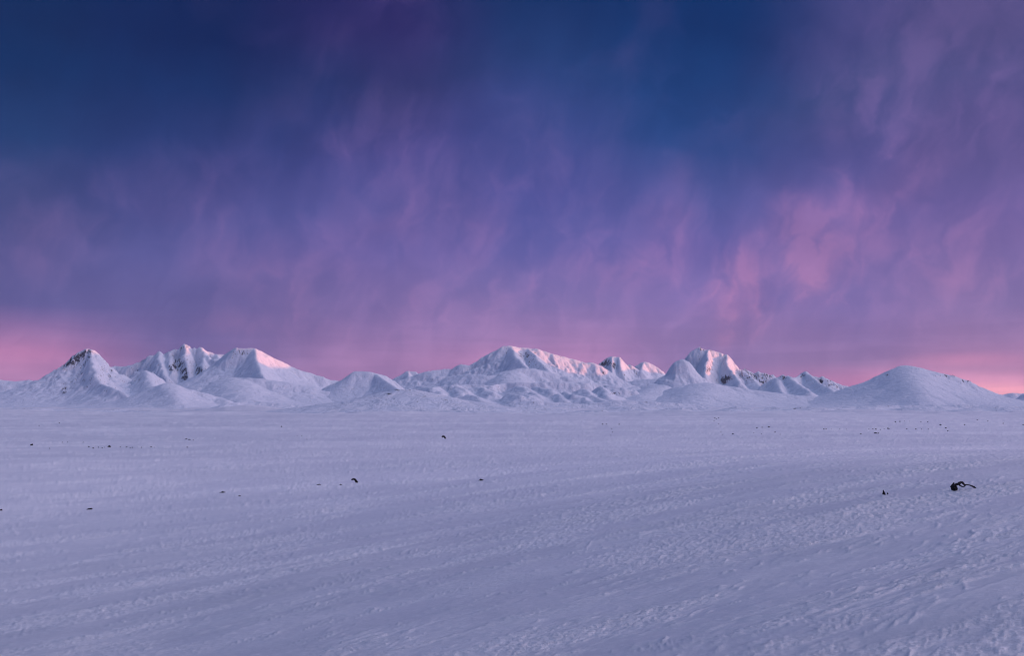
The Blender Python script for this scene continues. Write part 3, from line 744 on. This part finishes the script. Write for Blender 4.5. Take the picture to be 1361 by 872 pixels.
x, y, z = ground_pt(590, 583.5)
bm = bmesh.new()
tube(bm, S([(-2.8,0,2.2,.8),(-1.2,0,3.2,1.1),(.6,0,2.8,1.1),(1.8,0,1.2,1.2),(2.4,0,-.4,.9)], y), 8, .3, 14)
finish(bm, 'rock_hook', (x, y, z), 'smaller hooked dark rock far out on the plain near centre', 'rock')
SINGLE = [(640, 639, 2.6, 1.6, 'small black stone alone on the snow right of centre'),
          (453, 645, 1.7, 1.0, 'small grey stone just left of the black hook-shaped rock'),
          (424.5, 644.5, 2.4, .7, 'flat sliver of dark rock left of the hook-shaped rock and its stone'),
          (296.5, 655, 3.2, 1.1, 'low flat black rock on the snow in the left half'),
          (318.5, 659.8, 1.4, .8, 'tiny stone right below the low flat black rock'),
          (119, 677.5, 3.0, 1.4, 'nearest black rock on the left side of the plain'),
          (1.5, 679, 1.6, 1.7, 'black rock at the left edge of the picture'),
          (42, 592, 1.4, 1.5, 'leftmost dark dot of rock in the row far out on the plain'),
          (145, 594.5, 1.6, 1.6, 'blackest stone in the thin row of stones on the left plain')]
for i, (px, py_, w, h, lb) in enumerate(SINGLE):
    x, y, z = ground_pt(px, py_)
    k = y / F
    bm = bmesh.new()
    lump(bm, (0, 0, h * .25 * k), w * k, w * .8 * k, h * k * .9, 40 + i, 2, .5)
    lump(bm, (-w * .8 * k, 0, -h * .1 * k), w * .7 * k, w * .6 * k, h * k * .55, 60 + i, 2, .5)
    finish(bm, 'rock', (x, y, z), lb, 'rock')
protos = []
for i in range(5):
    bm = bmesh.new(); lump(bm, (0, 0, .15), 1, .8, .75, 80 + i, 2, .55)
    bmesh.ops.recalc_face_normals(bm, faces=bm.faces)
    me = bpy.data.meshes.new('rock'); bm.to_mesh(me); bm.free(); me.materials.append(M_ROCK); protos.append(me)
GROUPS = [
 ('stones in the thin row on the left plain', 'tiny dark stone in the thin row crossing the left plain', [(66,596.5,.9),(52,566,.6),(79,562.5,1.0),(83,588.5,.9),(90,588.5,.9),(111,588.5,.9),(118,594.5,1.2),(124,596.3,1.2),(131,595,.8),(136,595.5,.8),(139,595,.8),(160,594.5,.7),(168.5,594.5,1.0),(173,595,.8),(176,595,.8),(179,595,.7),(183,595,.7),(188,595,.7),(201,595,1.0),(205,595,.6)]),
 ('little cluster of stones on the left plain', 'tiny dark stone in the small cluster left of centre', [(247.5,584.5,1.3),(251.5,584.8,1.3),(257,585.3,.9),(249,595,1.1)]),
 ('stones near the low hill', 'tiny dark stone on the plain left of the low foreground hill', [(374,567.5,1.1),(395,580,.7),(401,580,.6),(408,584.5,.8),(278,571,.6),(456,581,.5)]),
 ('faint stones right of centre', 'tiny dark stone in the faint scatter right of centre', [(801,564,.8),(806,564,.8),(823,564.5,1.0),(813,571,.7),(814,575,.9),(812,579,.6),(950,556,.8),(955,556,.8),(949,560,.6),(955,564,.7),(952,557,.6)]),
 ('stones along the line on the right plain', 'tiny dark stone in the long broken line across the right plain', [(958,575,.9),(974,577.5,1.4),(960,578,.6),(1006,569,.8),(1013,568.5,.8),(1022,568,1.0),(1002,576,.7),(1012,577,.7),(1030,575,1.0),(1037,578,.8),(1079,572.5,.8),(1095,571,1.2),(1098,571,1.2),(1105,571,.6),(1116,571,.6),(1125,571,.7),(1144,577,1.3),(1164,571,1.0),(1170,571.5,.8),(1175,570.5,.8),(1163.5,576.5,1.8),(1166.8,576.5,1.7),(1180.5,570.5,2.0),(1205,570.8,1.0),(1217,571,1.2),(1225,571,.7),(1234,571,.7),(1250,565.5,1.2),(1257,569.5,1.2),(1260,573,1.2),(1282,565,1.0),(1299,558.5,.9),(1313,560,.8),(1333,563.5,1.3),(1240,576,.6),(1190,561,.9),(1196,560.5,.9),(1202,560.5,.9),(1209,560.5,1.0),(1214,560.5,.9),(1224,561,.7),(1233,561,.7),(1360,565,.9),(1155,571,.7),(1160,570.5,.8)]),
]
OWN = {(1163.5,576.5): 'left stone of the tight dark pair on the right plain', (1166.8,576.5): 'right stone of the tight dark pair on the right plain',
       (1180.5,570.5): 'darkest, widest stone in the long broken line above the pair of stones', (1144,577): 'lone small stone left of the tight dark pair of stones',
       (66,596.5): 'tiny stone just below the left end of the thin row', (52,566): 'faint speck of stone highest on the far left plain', (79,562.5): 'lone dark speck near the foot of the pyramid peak',
       (374,567.5): 'lone dark speck on the plain below the broad left shoulder', (278,571): 'faint lone speck right below the pale pointed hill', (456,581): 'faint lone speck below the hollow beside the low hill',
       (249,595): 'stone set apart below the small cluster left of centre', (958,575): 'tiny stone left of a slightly larger one, right of centre', (974,577.5): 'small dark stone just below the left end of the long broken line'}
rnd = random.Random(5)
for grp, lb, items in GROUPS:
    for px, py_, w in items:
        x, y, z = ground_pt(px, py_)
        k = y / F
        o = bpy.data.objects.new('rock', rnd.choice(protos)); col.objects.link(o)
        o.location = (x, y, z - .05 * k * w); o.rotation_euler = (0, 0, rnd.uniform(0, 6.28))
        s = w * k * rnd.uniform(.85, 1.15); o.scale = (s, s, s * rnd.uniform(.7, 1.1))
        o['label'] = OWN.get((px, py_), lb); o['category'] = 'rock'; o['group'] = grp

# ------------------------------------------------------------------ thin air between here and the mountains
HX, HZ0, HZ1 = 32000.0, -70.0, 960.0
vs = [(sx * HX, sy * HX, zz) for zz in (HZ0, HZ1) for sx, sy in ((-1, -1), (1, -1), (1, 1), (-1, 1))]
me = bpy.data.meshes.new('haze')
me.from_pydata(vs, [], [(3, 2, 1, 0), (4, 5, 6, 7), (0, 1, 5, 4), (1, 2, 6, 5), (2, 3, 7, 6), (3, 0, 4, 7)])
hm = bpy.data.materials.new('thin_evening_haze'); hm.use_nodes = True
hm.node_tree.nodes.clear(); hn = NB(hm.node_tree)
pv = hn.new('ShaderNodeVolumePrincipled')
pv.inputs['Color'].default_value = (0.80, 0.80, 0.98, 1)
pv.inputs['Density'].default_value = 4.5e-6
pv.inputs['Anisotropy'].default_value = 0.0
ho = hn.new('ShaderNodeOutputMaterial'); hm.node_tree.links.new(pv.outputs[0], ho.inputs['Volume'])
me.materials.append(hm)
hz = bpy.data.objects.new('haze', me); col.objects.link(hz); hz['kind'] = 'stuff'
hz['label'] = 'thin lavender evening haze over the plain'
